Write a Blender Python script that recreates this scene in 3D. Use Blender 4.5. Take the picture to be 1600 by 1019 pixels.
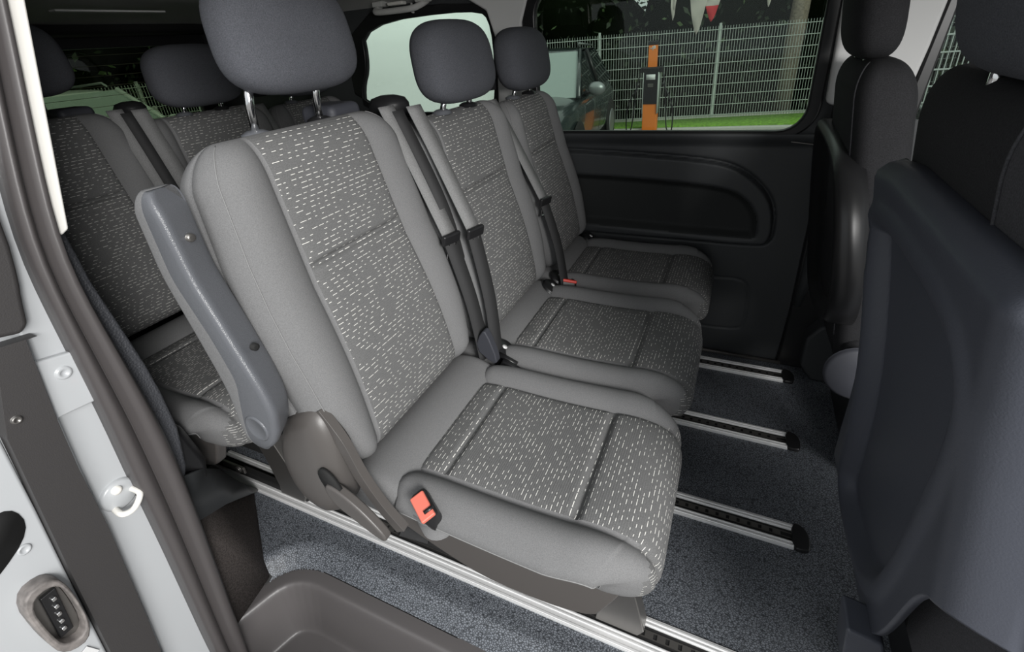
import bpy, bmesh, math, random
import numpy as np
from mathutils import Vector, Matrix
random.seed(7)
for o in list(bpy.data.objects): bpy.data.objects.remove(o)
S = bpy.context.scene; COL = S.collection
PI = math.pi

# ---------------------------------------------------------------- camera
cam = bpy.data.cameras.new('camera'); co = bpy.data.objects.new('camera', cam); COL.objects.link(co)
R = Matrix(((0.90768117, 0.41310572, -0.07388206), (0.1230649, -0.430331, -0.89424284), (-0.40121057, 0.8025951, -0.44144216)))
RT = R.transposed()
X, Yd, Zf = RT.col[0], RT.col[1], RT.col[2]
co.matrix_world = Matrix(((X[0], -Yd[0], -Zf[0], 0), (X[1], -Yd[1], -Zf[1], 0), (X[2], -Yd[2], -Zf[2], 1.2), (0, 0, 0, 1)))
cam.sensor_fit = 'HORIZONTAL'; cam.sensor_width = 36; cam.lens = 750 / 1600 * 36
cam.shift_x = 0; cam.shift_y = (432 - 509.5) / 1600
cam.clip_start = .02; cam.clip_end = 200
S.camera = co

# ---------------------------------------------------------------- light
w = bpy.data.worlds.new('overcast_sky'); S.world = w; w.use_nodes = True
nt = w.node_tree; bg = nt.nodes['Background']
tc = nt.nodes.new('ShaderNodeTexCoord'); sx = nt.nodes.new('ShaderNodeSeparateXYZ'); cr = nt.nodes.new('ShaderNodeValToRGB')
nt.links.new(tc.outputs['Generated'], sx.inputs[0]); nt.links.new(sx.outputs[2], cr.inputs[0]); nt.links.new(cr.outputs[0], bg.inputs[0])
cr.color_ramp.elements[0].position = 0.0; cr.color_ramp.elements[0].color = (.62, .66, .68, 1)
cr.color_ramp.elements[1].position = 0.6; cr.color_ramp.elements[1].color = (.95, .98, 1.0, 1)
bg.inputs[1].default_value = .85
sun = bpy.data.lights.new('hazy_sun', 'SUN'); so = bpy.data.objects.new('hazy_sun', sun); COL.objects.link(so)
sun.energy = 1.4; sun.angle = math.radians(30); sun.color = (1, .985, .96)
so.rotation_euler = Vector((-.68, .58, -.46)).to_track_quat('-Z', 'Y').to_euler()
fl = bpy.data.lights.new('photo_flash', 'AREA'); fo = bpy.data.objects.new('photo_flash', fl); COL.objects.link(fo)
fl.energy = 38; fl.size = .5; fl.color = (1, .99, .97); fo.location = (1.0, -.60, 1.45)
fo.rotation_euler = (Vector((-.75, 1.25, 1.0)) - fo.location).to_track_quat('-Z', 'Y').to_euler()
S.view_settings.view_transform = 'Standard'; S.view_settings.look = 'None'
S.view_settings.gamma = 1; S.view_settings.use_curve_mapping = False
S.view_settings.exposure = 0.12

# ---------------------------------------------------------------- materials
M = {}
def mat(name, col, rough=.6, metal=0, spec=.5, bump=None, noise=None, coat=0):
    m = bpy.data.materials.new(name); m.use_nodes = True; M[name] = m
    t = m.node_tree; b = t.nodes['Principled BSDF']
    b.inputs['Base Color'].default_value = (*col, 1); b.inputs['Roughness'].default_value = rough
    b.inputs['Metallic'].default_value = metal; b.inputs['Specular IOR Level'].default_value = spec
    b.inputs['Coat Weight'].default_value = coat
    if bump or noise:
        c = t.nodes.new('ShaderNodeTexCoord')
    if bump:
        kind, sc, st = bump
        if kind == 'noise':
            n = t.nodes.new('ShaderNodeTexNoise'); n.inputs['Scale'].default_value = sc; n.inputs['Detail'].default_value = 2; out = n.outputs[0]
        else:
            n = t.nodes.new('ShaderNodeTexVoronoi'); n.inputs['Scale'].default_value = sc; out = n.outputs['Distance']
        t.links.new(c.outputs['Object'], n.inputs['Vector'])
        bp = t.nodes.new('ShaderNodeBump'); bp.inputs['Strength'].default_value = st; bp.inputs['Distance'].default_value = .002
        t.links.new(out, bp.inputs['Height']); t.links.new(bp.outputs[0], b.inputs['Normal'])
    if noise:
        sc, amt = noise
        n = t.nodes.new('ShaderNodeTexNoise'); n.inputs['Scale'].default_value = sc; n.inputs['Detail'].default_value = 3
        t.links.new(c.outputs['Object'], n.inputs['Vector'])
        mr = t.nodes.new('ShaderNodeMapRange'); mr.inputs[1].default_value = .3; mr.inputs[2].default_value = .7
        mr.inputs[3].default_value = 1 - amt; mr.inputs[4].default_value = 1 + amt
        t.links.new(n.outputs[0], mr.inputs[0])
        mx = t.nodes.new('ShaderNodeVectorMath'); mx.operation = 'SCALE'; mx.inputs[0].default_value = col
        t.links.new(mr.outputs[0], mx.inputs['Scale']); t.links.new(mx.outputs[0], b.inputs['Base Color'])
    return m
mat('plain_fabric', (.172, .172, .174), .95, spec=.2, bump=('noise', 900, .25), noise=(700, .16))
mat('headrest_fabric', (.082, .085, .097), .95, spec=.2, bump=('noise', 800, .4), noise=(600, .25))
mat('dark_fabric', (.022, .022, .024), .9, spec=.25, bump=('noise', 800, .3), noise=(500, .3))
mat('grey_edge_fabric', (.05, .05, .055), .9, spec=.3, bump=('noise', 800, .3), noise=(500, .3))
mat('piping_thread', (.24, .24, .24), .8)
mat('armrest_plastic', (.11, .115, .127), .33, bump=('voronoi', 700, .18))
mat('brown_plastic', (.085, .078, .074), .38, bump=('noise', 900, .1))
mat('black_plastic', (.014, .014, .015), .35)
mat('matt_black', (.008, .008, .008), .8)
mat('trim_plastic', (.048, .051, .054), .5, bump=('noise', 500, .15))
mat('leather_trim', (.075, .078, .088), .5, bump=('voronoi', 260, .6))
mat('navy_shell', (.058, .063, .080), .45, bump=('noise', 500, .12))
mat('disc_grey', (.042, .044, .054), .6)
mat('rubber_seal', (.075, .068, .068), .42, bump=('noise', 700, .08))
mat('black_band', (.045, .042, .042), .5, bump=('noise', 500, .15))
mat('body_paint', (.50, .515, .53), .3, spec=.5, coat=.4)
mat('pillar_light', (.74, .74, .73), .7)
mat('white_strip', (.88, .86, .81), .6)
mat('headliner', (.62, .62, .60), .9, noise=(300, .06))
mat('chrome', (.82, .82, .82), .12, metal=1)
mat('aluminium', (.86, .86, .86), .38, metal=.35)
mat('steel_dark', (.22, .21, .20), .35, metal=.8)
mat('cup_grey', (.22, .20, .19), .6, noise=(60, .35))
mat('carpet', (.085, .074, .070), 1, spec=.1, bump=('noise', 900, .6), noise=(260, .35))
mat('step_plastic', (.115, .107, .107), .34, bump=('noise', 900, .12))
mat('belt_web', (.20, .20, .20), .7, bump=('noise', 700, .5), noise=(500, .2))
mat('belt_dark', (.03, .03, .031), .8)
mat('buckle_red', (.70, .17, .12), .45)
mat('red_bright', (.75, .05, .03), .45)
mat('label_white', (.75, .75, .75), .6)
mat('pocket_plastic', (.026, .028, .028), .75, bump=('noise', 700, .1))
mat('asphalt', (.30, .29, .28), .9, noise=(40, .2))
mat('kerb_stone', (.55, .54, .50), .8)
mat('galvanised', (.42, .46, .43), .5)
mat('orange_paint', (.82, .22, .03), .5)
mat('station_black', (.012, .012, .015), .35)
mat('dark_car', (.035, .045, .045), .2, coat=.6)
mat('black_car', (.01, .012, .012), .15, coat=.6)
mat('silver_car', (.50, .54, .52), .3, coat=.6)
mat('white_van', (.80, .86, .80), .35, coat=.3)
mat('car_glass', (.015, .02, .02), .05)
mat('windscreen_glare', (.30, .36, .34), .1)  # bright reflection on the windscreen painted in as a pale base colour
mat('tyre', (.012, .012, .012), .8)
mat('alloy', (.30, .32, .32), .35, metal=.6)
mat('bark', (.20, .165, .13), .9, noise=(30, .3))
mat('leaf_dark', (.018, .032, .012), .7)
mat('leaf_mid', (.05, .085, .025), .7)
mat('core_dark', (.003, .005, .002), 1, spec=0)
mat('grass', (.17, .34, .04), .9, noise=(20, .4))
mat('pennant_pale', (.50, .46, .42), .8)
mat('pennant_red', (.60, .04, .05), .7)
mat('defrost_line', (.10, .11, .06), .5)

def dash_material():
    m = bpy.data.materials.new('dashed_fabric'); m.use_nodes = True; M['dash'] = m
    t = m.node_tree; b = t.nodes['Principled BSDF']; L = t.links.new
    def math_(op, a, c=None):
        n = t.nodes.new('ShaderNodeMath'); n.operation = op
        for i, v in enumerate((a, c)):
            if v is None: continue
            if isinstance(v, (int, float)): n.inputs[i].default_value = v
            else: L(v, n.inputs[i])
        return n.outputs[0]
    uv = t.nodes.new('ShaderNodeUVMap'); uv.uv_map = 'UVMap'
    s = t.nodes.new('ShaderNodeSeparateXYZ'); L(uv.outputs[0], s.inputs[0])
    u, v = s.outputs[0], s.outputs[1]
    vr = math_('DIVIDE', v, .0086); row = math_('FLOOR', vr); fv = math_('FRACT', vr)
    wn = t.nodes.new('ShaderNodeTexWhiteNoise'); wn.noise_dimensions = '1D'; L(row, wn.inputs['W'])
    uu = math_('ADD', math_('DIVIDE', u, .0165), math_('MULTIPLY', wn.outputs['Value'], 9.0))
    cell = math_('FLOOR', uu); fu = math_('FRACT', uu)
    w2 = t.nodes.new('ShaderNodeTexWhiteNoise'); w2.noise_dimensions = '2D'
    cb = t.nodes.new('ShaderNodeCombineXYZ'); L(cell, cb.inputs[0]); L(row, cb.inputs[1]); L(cb.outputs[0], w2.inputs['Vector'])
    r = w2.outputs['Value']
    ln = math_('ADD', math_('MULTIPLY', math_('POWER', math_('FRACT', math_('MULTIPLY', r, 7.31)), 1.6), .65), .22)
    on = math_('MULTIPLY', math_('LESS_THAN', fu, ln), math_('GREATER_THAN', r, .2))
    th = math_('LESS_THAN', math_('ABSOLUTE', math_('SUBTRACT', fv, .5)), .062)
    msk = math_('MULTIPLY', on, th)
    n = t.nodes.new('ShaderNodeTexNoise'); n.inputs['Scale'].default_value = 700
    tc = t.nodes.new('ShaderNodeTexCoord'); L(tc.outputs['Object'], n.inputs['Vector'])
    mr = t.nodes.new('ShaderNodeMapRange'); mr.inputs[1].default_value = .3; mr.inputs[2].default_value = .7
    mr.inputs[3].default_value = .11; mr.inputs[4].default_value = .17; L(n.outputs[0], mr.inputs[0])
    mx = t.nodes.new('ShaderNodeMix'); mx.data_type = 'RGBA'; L(msk, mx.inputs[0]); L(mr.outputs[0], mx.inputs[6]); mx.inputs[7].default_value = (.74, .73, .69, 1)
    L(mx.outputs[2], b.inputs['Base Color']); b.inputs['Roughness'].default_value = .95; b.inputs['Specular IOR Level'].default_value = .2
    rib = math_('MULTIPLY', math_('SINE', math_('MULTIPLY', v, 2 * PI / .0043)), .5)
    bp = t.nodes.new('ShaderNodeBump'); bp.inputs['Strength'].default_value = .25; bp.inputs['Distance'].default_value = .001
    L(math_('ADD', rib, math_('MULTIPLY', msk, 1.5)), bp.inputs['Height']); L(bp.outputs[0], b.inputs['Normal'])
dash_material()

def vinyl_material():
    m = bpy.data.materials.new('grained_vinyl'); m.use_nodes = True; M['vinyl'] = m
    t = m.node_tree; b = t.nodes['Principled BSDF']; L = t.links.new
    tc = t.nodes.new('ShaderNodeTexCoord'); mp = t.nodes.new('ShaderNodeMapping'); mp.inputs['Scale'].default_value = (1, 1.7, 1)
    mp.inputs['Rotation'].default_value = (0, 0, .6)
    L(tc.outputs['Object'], mp.inputs[0])
    v = t.nodes.new('ShaderNodeTexVoronoi'); v.inputs['Scale'].default_value = 165; v.feature = 'DISTANCE_TO_EDGE'; L(mp.outputs[0], v.inputs['Vector'])
    cr = t.nodes.new('ShaderNodeValToRGB'); cr.color_ramp.elements[0].position = .03; cr.color_ramp.elements[0].color = (.026, .029, .034, 1)
    cr.color_ramp.elements[1].position = .22; cr.color_ramp.elements[1].color = (.19, .205, .23, 1)
    L(v.outputs['Distance'], cr.inputs[0]); L(cr.outputs[0], b.inputs['Base Color'])
    b.inputs['Roughness'].default_value = .5; b.inputs['Specular IOR Level'].default_value = .45
    bp = t.nodes.new('ShaderNodeBump'); bp.inputs['Strength'].default_value = .5; bp.inputs['Distance'].default_value = .001
    L(cr.outputs[0], bp.inputs['Height']); L(bp.outputs[0], b.inputs['Normal'])
vinyl_material()

def glass(name, tint, refl=.06):
    m = bpy.data.materials.new(name); m.use_nodes = True; M[name] = m; t = m.node_tree
    t.nodes.remove(t.nodes['Principled BSDF']); out = t.nodes['Material Output']
    tr = t.nodes.new('ShaderNodeBsdfTransparent'); tr.inputs[0].default_value = (*tint, 1)
    gl = t.nodes.new('ShaderNodeBsdfGlossy'); gl.inputs['Roughness'].default_value = .02
    fr = t.nodes.new('ShaderNodeFresnel'); fr.inputs[0].default_value = 1.35
    mx = t.nodes.new('ShaderNodeMixShader'); t.links.new(fr.outputs[0], mx.inputs[0]); t.links.new(tr.outputs[0], mx.inputs[1]); t.links.new(gl.outputs[0], mx.inputs[2]); t.links.new(mx.outputs[0], out.inputs[0])
glass('tinted_glass', (.76, .83, .77)); glass('clear_glass', (.82, .88, .84)); glass('dark_glass', (.42, .48, .38))

# ---------------------------------------------------------------- helpers
def link(name, me, m, parent=None, smooth=True, bevel=0, seg=2):
    o = bpy.data.objects.new(name, me); COL.objects.link(o)
    if m is not None and not me.materials: me.materials.append(M[m])
    if parent: o.parent = parent
    if smooth: me.polygons.foreach_set('use_smooth', [True] * len(me.polygons))
    if bevel:
        b = o.modifiers.new('bevel', 'BEVEL'); b.width = bevel; b.segments = seg; b.limit_method = 'ANGLE'; b.angle_limit = .6; b.harden_normals = True
    return o
def raw(name, vs, fs, m, parent=None, smooth=True, uv=None, bevel=0, seg=2):
    me = bpy.data.meshes.new(name); me.from_pydata([tuple(v) for v in vs], [], [tuple(f) for f in fs]); me.update()
    if uv is not None:
        l = me.uv_layers.new(name='UVMap'); idx = np.zeros(len(me.loops), dtype=np.int32); me.loops.foreach_get('vertex_index', idx)
        l.data.foreach_set('uv', np.asarray(uv, dtype=np.float32)[idx].ravel())
    return link(name, me, m, parent, smooth, bevel, seg)
def empty(name, loc, label=None, cat=None, group=None):
    o = bpy.data.objects.new(name, None); COL.objects.link(o); o.location = loc; o.empty_display_size = .05
    if label: o['label'] = label; o['category'] = cat
    if group: o['group'] = group
    return o
def tag(o, label, cat, group=None):
    o['label'] = label; o['category'] = cat
    if group: o['group'] = group
    return o
def struct(o): o['kind'] = 'structure'; return o
def box(c, s, rot=None):
    """vertices, faces of a box centre c size s"""
    x, y, z = [a / 2 for a in s]
    v = [Vector(p) for p in ((-x,-y,-z),(x,-y,-z),(x,y,-z),(-x,y,-z),(-x,-y,z),(x,-y,z),(x,y,z),(-x,y,z))]
    if rot: v = [rot @ p for p in v]
    return [p + Vector(c) for p in v], [(0,3,2,1),(4,5,6,7),(0,1,5,4),(1,2,6,5),(2,3,7,6),(3,0,4,7)]
class MB:
    def __init__(s): s.v = []; s.f = []
    def add(s, vf):
        n = len(s.v); s.v += [tuple(p) for p in vf[0]]; s.f += [tuple(i + n for i in f) for f in vf[1]]; return s
    def box(s, c, sz, rot=None): return s.add(box(c, sz, rot))
    def tube(s, pts, r, n=10): return s.add(tube(pts, r, n))
    def build(s, name, m, parent=None, smooth=True, bevel=0, seg=2): return raw(name, s.v, s.f, m, parent, smooth, None, bevel, seg)
def tube(pts, r, n=10):
    pts = [Vector(p) for p in pts]; rs = r if isinstance(r, (list, tuple)) else [r] * len(pts)
    v = []; f = []; up = None
    for i, p in enumerate(pts):
        d = (pts[min(i + 1, len(pts) - 1)] - pts[max(i - 1, 0)]).normalized()
        if up is None: up = d.orthogonal().normalized()
        up = (up - d * up.dot(d)).normalized(); q = d.cross(up)
        for k in range(n):
            a = 2 * PI * k / n; v.append(p + (up * math.cos(a) + q * math.sin(a)) * rs[i])
    for i in range(len(pts) - 1):
        for k in range(n): f.append((i*n+k, i*n+(k+1)%n, (i+1)*n+(k+1)%n, (i+1)*n+k))
    f.append(tuple(range(n))[::-1]); f.append(tuple(range((len(pts)-1)*n, len(pts)*n)))
    return v, f
def spline(pts, n=8):
    P = [Vector(p) for p in pts]; out = []
    for i in range(len(P) - 1):
        a, b, c, d = P[max(i-1,0)], P[i], P[i+1], P[min(i+2,len(P)-1)]
        for k in range(n):
            t = k / n
            out.append(.5 * ((2*b) + (-a+c)*t + (2*a-5*b+4*c-d)*t*t + (-a+3*b-3*c+d)*t**3))
    out.append(P[-1]); return out
def ribbon(pts, width, wdir, th=.0015):
    """flat strap following pts, its width along wdir"""
    pts = spline(pts, 6); v = []; f = []; wd = Vector(wdir).normalized() * width / 2
    for i, p in enumerate(pts):
        d = (pts[min(i+1, len(pts)-1)] - pts[max(i-1, 0)]).normalized(); n = d.cross(wd.normalized()).normalized() * th
        v += [p - wd - n, p + wd - n, p + wd + n, p - wd + n]
    for i in range(len(pts) - 1):
        for k in range(4): f.append((i*4+k, i*4+(k+1)%4, (i+1)*4+(k+1)%4, (i+1)*4+k))
    f += [(3,2,1,0), tuple(len(v)-4+k for k in range(4))]
    return v, f
def prism(outline, axis, a, b):
    """outline = 2D points; axis 'x': (y,z), 'y': (x,z), 'z': (x,y); spans a..b"""
    def P(p, t): return {'x': (t, p[0], p[1]), 'y': (p[0], t, p[1]), 'z': (p[0], p[1], t)}[axis]
    n = len(outline); v = [P(p, a) for p in outline] + [P(p, b) for p in outline]
    f = [tuple(range(n)), tuple(range(2*n-1, n-1, -1))] + [(i, n+i, n+(i+1)%n, (i+1)%n) for i in range(n)]
    return v, f
def fixn(o):
    bm = bmesh.new(); bm.from_mesh(o.data); bmesh.ops.recalc_face_normals(bm, faces=bm.faces); bm.to_mesh(o.data); bm.free(); return o
def pris(name, outline, axis, a, b, m, parent=None, bevel=.003, seg=2):
    v, f = prism(outline, axis, a, b); return fixn(raw(name, v, f, m, parent, True, None, bevel, seg))
def smooth2(pts, n=4, closed=True):
    """rounds a 2D outline by Chaikin corner cutting"""
    for _ in range(n):
        q = []
        L = len(pts)
        for i in range(L if closed else L - 1):
            a, b = pts[i], pts[(i+1) % L]
            q += [(a[0]*.75+b[0]*.25, a[1]*.75+b[1]*.25), (a[0]*.25+b[0]*.75, a[1]*.25+b[1]*.75)]
        pts = q if closed else [pts[0]] + q + [pts[-1]]
    return pts
def rrect(x0, x1, y0, y1, r, n=6):
    out = []
    for cx, cy, a0 in ((x1-r, y1-r, 0), (x0+r, y1-r, 90), (x0+r, y0+r, 180), (x1-r, y0+r, 270)):
        for k in range(n + 1):
            a = math.radians(a0 + 90 * k / n); out.append((cx + r*math.cos(a), cy + r*math.sin(a)))
    return out
def plate(name, outline, holes, axis, t, depth, m, parent=None, bevel=.002):
    """flat sheet with holes, centred on t along axis, made from a filled 2D curve"""
    c = bpy.data.curves.new('tmp', 'CURVE'); c.dimensions = '2D'; c.fill_mode = 'BOTH'; c.extrude = max(depth/2 - bevel, 0); c.bevel_depth = bevel; c.bevel_resolution = 1; c.offset = -bevel
    for L in [outline] + holes:
        s = c.splines.new('POLY'); s.points.add(len(L) - 1); s.use_cyclic_u = True
        for p, q in zip(s.points, L): p.co = (q[0], q[1], 0, 1)
    o = bpy.data.objects.new('tmp', c); COL.objects.link(o); dg = bpy.context.evaluated_depsgraph_get(); dg.update()
    me = bpy.data.meshes.new_from_object(o.evaluated_get(dg)); bpy.data.objects.remove(o); bpy.data.curves.remove(c)
    for v in me.vertices:
        x, y, z = v.co; v.co = {'x': (t + z, x, y), 'y': (x, t + z, y), 'z': (x, y, t + z)}[axis]
    me.name = name; me.materials.clear()
    return fixn(link(name, me, m, parent, smooth=False))
def rings(name, RR, m, parent, caps=True, uvs=None, sub=None, submat=None, subname=None, mask=None):
    """closed loops lofted to a skin. mask[i][j] True faces become a second mesh (a sub-part)"""
    A = np.asarray(RR, dtype=float); n, k = A.shape[:2]; V = A.reshape(-1, 3)
    F0 = []; F1 = []
    for i in range(n - 1):
        for j in range(k):
            q = (i*k+j, i*k+(j+1)%k, (i+1)*k+(j+1)%k, (i+1)*k+j)
            (F1 if (mask is not None and mask[i][j]) else F0).append(q)
    if caps: F0.append(tuple(range(k))[::-1]); F0.append(tuple(range((n-1)*k, n*k)))
    me = raw(name, V, F0, m, parent)
    if F1:
        used = sorted({i for f in F1 for i in f}); mp = {u: i for i, u in enumerate(used)}
        s = raw(subname, V[used], [tuple(mp[i] for i in f) for f in F1], submat, me, uv=np.asarray(uvs).reshape(-1, 2)[used])
        clean(me); return me, s
    return me
def clean(o):
    bm = bmesh.new(); bm.from_mesh(o.data); bmesh.ops.delete(bm, geom=[v for v in bm.verts if not v.link_faces], context='VERTS'); bm.to_mesh(o.data); bm.free()
def lathe(prof, n=24, c=(0,0,0), axis='z', flip=1):
    v = []; f = []
    for r, h in prof:
        for k in range(n):
            a = 2*PI*k/n; p = (r*math.cos(a), r*math.sin(a), h*flip)
            v.append({'z': (c[0]+p[0], c[1]+p[1], c[2]+p[2]), 'y': (c[0]+p[0], c[1]+p[2], c[2]+p[1]), 'x': (c[0]+p[2], c[1]+p[0], c[2]+p[1])}[axis])
    for i in range(len(prof)-1):
        for k in range(n): f.append((i*n+k, i*n+(k+1)%n, (i+1)*n+(k+1)%n, (i+1)*n+k))
    f.append(tuple(range(n))); f.append(tuple(range((len(prof)-1)*n, len(prof)*n)))
    return v, f
def sdf(px, pz, poly):
    """signed distance to polygon, negative inside (numpy)"""
    P = np.asarray(poly, dtype=float); d = np.full(px.shape, 1e9); ins = np.zeros(px.shape, bool)
    for i in range(len(P)):
        a, b = P[i-1], P[i]; e = b - a; wx = px - a[0]; wz = pz - a[1]
        t = np.clip((wx*e[0] + wz*e[1]) / (e @ e + 1e-12), 0, 1)
        d = np.minimum(d, (wx - e[0]*t)**2 + (wz - e[1]*t)**2)
        c = ((a[1] > pz) != (b[1] > pz)) & (px < (b[0]-a[0]) * (pz-a[1]) / (b[1]-a[1]+1e-12) + a[0]); ins ^= c
    return np.where(ins, -1, 1) * np.sqrt(d)
def sm(x, a, b):
    t = np.clip((x - a) / (b - a), 0, 1); return t*t*(3-2*t)
def dup(o, parent=None):
    c = o.copy(); COL.objects.link(c)
    if parent: c.parent = parent
    for ch in list(o.children): dup(ch, c)
    return c

# ================================================================ the setting
# floor: flat vinyl, rolling down over the edge of the entrance step
STEP = [(-1.07, .20), (-1.003, .40), (-.992, .425), (-.975, .447), (-.955, .463), (-.93, .475), (-.90, .483), (-.87, .486), (1.7, .488), (1.7, .20)]
def make_floor():
    xs = np.concatenate([np.linspace(-2.6, -1.35, 12), np.linspace(-1.3, -.8, 160), np.linspace(-.79, .5, 60), np.linspace(.6, 1.7, 10)])
    ys = np.concatenate([np.linspace(.22, .60, 130), np.linspace(.62, 1.795, 20)])
    gx, gy = np.meshgrid(xs, ys, indexing='ij'); d = sdf(gx, gy, STEP)
    z = -.045 * (1 - sm(d, -.01, .055)) ** 1.5
    z = z + .05 * sm(gx, .40, .52) * 0
    V = np.stack([gx, gy, z], -1).reshape(-1, 3); m = len(ys); F = []
    for i in range(len(xs) - 1):
        for j in range(m - 1):
            if d[i:i+2, j:j+2].max() < .0: continue
            if gy[i, j] < .42 and gx[i, j] < -1.0: continue
            F.append((i*m+j, (i+1)*m+j, (i+1)*m+j+1, i*m+j+1))
    o = raw('floor', V, F, 'vinyl'); clean(o); struct(o)
    bd = MB().box((-.4, 1.16, -.14), (4.3, 1.28, .05)).build('floor', 'matt_black', smooth=False); struct(bd)
make_floor()
def make_step():
    xs = np.linspace(-1.075, 1.0, 480); ys = np.linspace(.215, .495, 130)
    gx, gy = np.meshgrid(xs, ys, indexing='ij'); d = sdf(gx, gy, [(a, b - .004) for a, b in STEP])
    q_ = (-d - .034) / .030; sp = lambda v: .09 * np.logaddexp(0, v / .09)
    z = -.050 - .150 * (sp(q_) - sp(q_ - 1))
    ribs = ((gx + .0) % .085 < .05) & (np.abs(gx) < 5) & (gy < .385) & (gy > .24) & (gx > -.84)
    z = z + ribs * .003 * (np.sin(gy * 2 * PI / .012) > 0) * (d < -.1)
    V = np.stack([gx, gy, z], -1).reshape(-1, 3); m = len(ys); F = []
    for i in range(len(xs) - 1):
        for j in range(m - 1):
            if d[i:i+2, j:j+2].min() > .004: continue
            F.append((i*m+j, (i+1)*m+j, (i+1)*m+j+1, i*m+j+1))
    o = raw('trim_1', V, F, 'step_plastic'); clean(o); struct(o)
    struct(MB().box((.01, .205, -.14), (1.98, .02, .2)).build('trim_2', 'rubber_seal', bevel=.005))
make_step()

# far side wall: door panel as a height field with pocket, groove and cover
OUTL = smooth2([(-1.3, .815), (-.561, .801), (-.352, .793), (-.137, .78), (-.029, .765), (.042, .726), (.094, .675), (.122, .625), (.134, .549), (.128, .495), (.099, .478), (-.162, .479), (-.434, .477), (-1.3, .477)], 2)
INL = smooth2([(-1.3, .725), (-.529, .718), (-.263, .707), (-.083, .696), (.004, .677), (.053, .639), (.084, .587), (.089, .526), (.078, .497), (-.164, .502), (-.435, .508), (-1.3, .515)], 2)
COV = smooth2([(-.3, .332), (-.027, .332), (.054, .338), (.086, .308), (.095, .238), (.088, .139), (.072, .118), (-.033, .11), (-.3, .11)], 1)
def make_panel():
    xs = np.linspace(-1.30, .235, 300); zs = np.linspace(0.0, .868, 190)
    gx, gz = np.meshgrid(xs, zs, indexing='ij')
    dO = sdf(gx, gz, OUTL); dI = sdf(gx, gz, INL); dC = sdf(gx, gz, COV)
    y = 1.790 - .010 * sm(gz, .82, .85)
    y = y - .022 * (1 - sm(dO, -.004, .0)) * 1.0
    y = y + .012 * np.exp(-((dO - .002) / .005) ** 2)
    y = y + .034 * (1 - sm(dI, -.030, .004))
    y = y - .014 * np.exp(-((gz - .500) / .012) ** 2) * (dI < -.002) * sm(-dI, .0, .02)
    y = y + .005 * np.exp(-(dC / .003) ** 2)
    y = y - .012 * np.exp(-((gz - .862) / .02) ** 2)
    V = np.stack([gx, y, gz], -1).reshape(-1, 3); m = len(zs)
    F = [(i*m+j, (i+1)*m+j, (i+1)*m+j+1, i*m+j+1) for i in range(len(xs)-1) for j in range(m-1)]
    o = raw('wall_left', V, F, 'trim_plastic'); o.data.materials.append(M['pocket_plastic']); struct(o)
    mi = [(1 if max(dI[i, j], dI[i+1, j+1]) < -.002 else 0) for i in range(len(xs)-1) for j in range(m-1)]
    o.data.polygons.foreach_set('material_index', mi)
make_panel()
def arc2(pts, n=2): return smooth2(pts, n)
WIN = rrect(-.715, .168, .876, 1.34, .075)
WIN2 = smooth2([(-1.50, 1.30), (-1.50, 1.14), (-1.555, 1.05), (-1.56, .95), (-.935, .95), (-.90, 1.0), (-.89, 1.26), (-.95, 1.312)], 2)
FWIN = [(.43, .90), (1.35, .90), (1.2, 1.34), (.47, 1.34)]
struct(plate('wall_left', [(-2.5, .84), (.24, .84), (.24, 1.37), (-2.5, 1.37)], [rrect(-.735, .188, .856, 1.362, .085), WIN2], 'y', 1.80, .02, 'trim_plastic'))
struct(MB().box((-1.9, 1.81, .42), (1.24, .03, .86)).build('wall_left', 'trim_plastic', smooth=False))
struct(plate('wall_left', [(.24, .0), (1.6, .0), (1.6, 1.37), (.24, 1.37)], [FWIN], 'y', 1.83, .02, 'trim_plastic'))
# window_1 with rubber frame
g = struct(plate('window_1', rrect(-.742, .195, .85, 1.368, .088), [], 'y', 1.818, .004, 'tinted_glass', bevel=0))
fr = plate('window_frame', rrect(-.765, .205, .852, 1.375, .10), [WIN], 'y', 1.788, .03, 'black_plastic', None, bevel=.006); struct(fr)
struct(plate('window_2', [(a*1.0, b) for a, b in rrect(-1.58, -.87, .94, 1.33, .02)], [], 'y', 1.815, .004, 'clear_glass', bevel=0))
struct(plate('window_frame', arc2([(-1.60, 1.345), (-1.60, .93), (-.90, .93), (-.875, 1.0), (-.865, 1.28), (-.93, 1.34)], 1), [WIN2], 'y', 1.792, .018, 'black_plastic', bevel=.004))
struct(plate('window_3', FWIN, [], 'y', 1.845, .004, 'clear_glass', bevel=0))
# light grey pillar trims
struct(pris('trim_3', [(-.885, .90), (-.755, .88), (-.765, 1.25), (-.72, 1.37), (-1.02, 1.37), (-.90, 1.30), (-.87, 1.2)], 'y', 1.765, 1.79, 'pillar_light', bevel=.008))
struct(pris('trim_4', [(.212, .96), (.395, .90), (.425, 1.1), (.455, 1.37), (.20, 1.37)], 'y', 1.755, 1.80, 'pillar_light', bevel=.012))
struct(pris('trim_5', [(.400, .88), (.437, .90), (.475, 1.35), (.455, 1.37)], 'y', 1.76, 1.81, 'black_plastic', bevel=.006))
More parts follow.
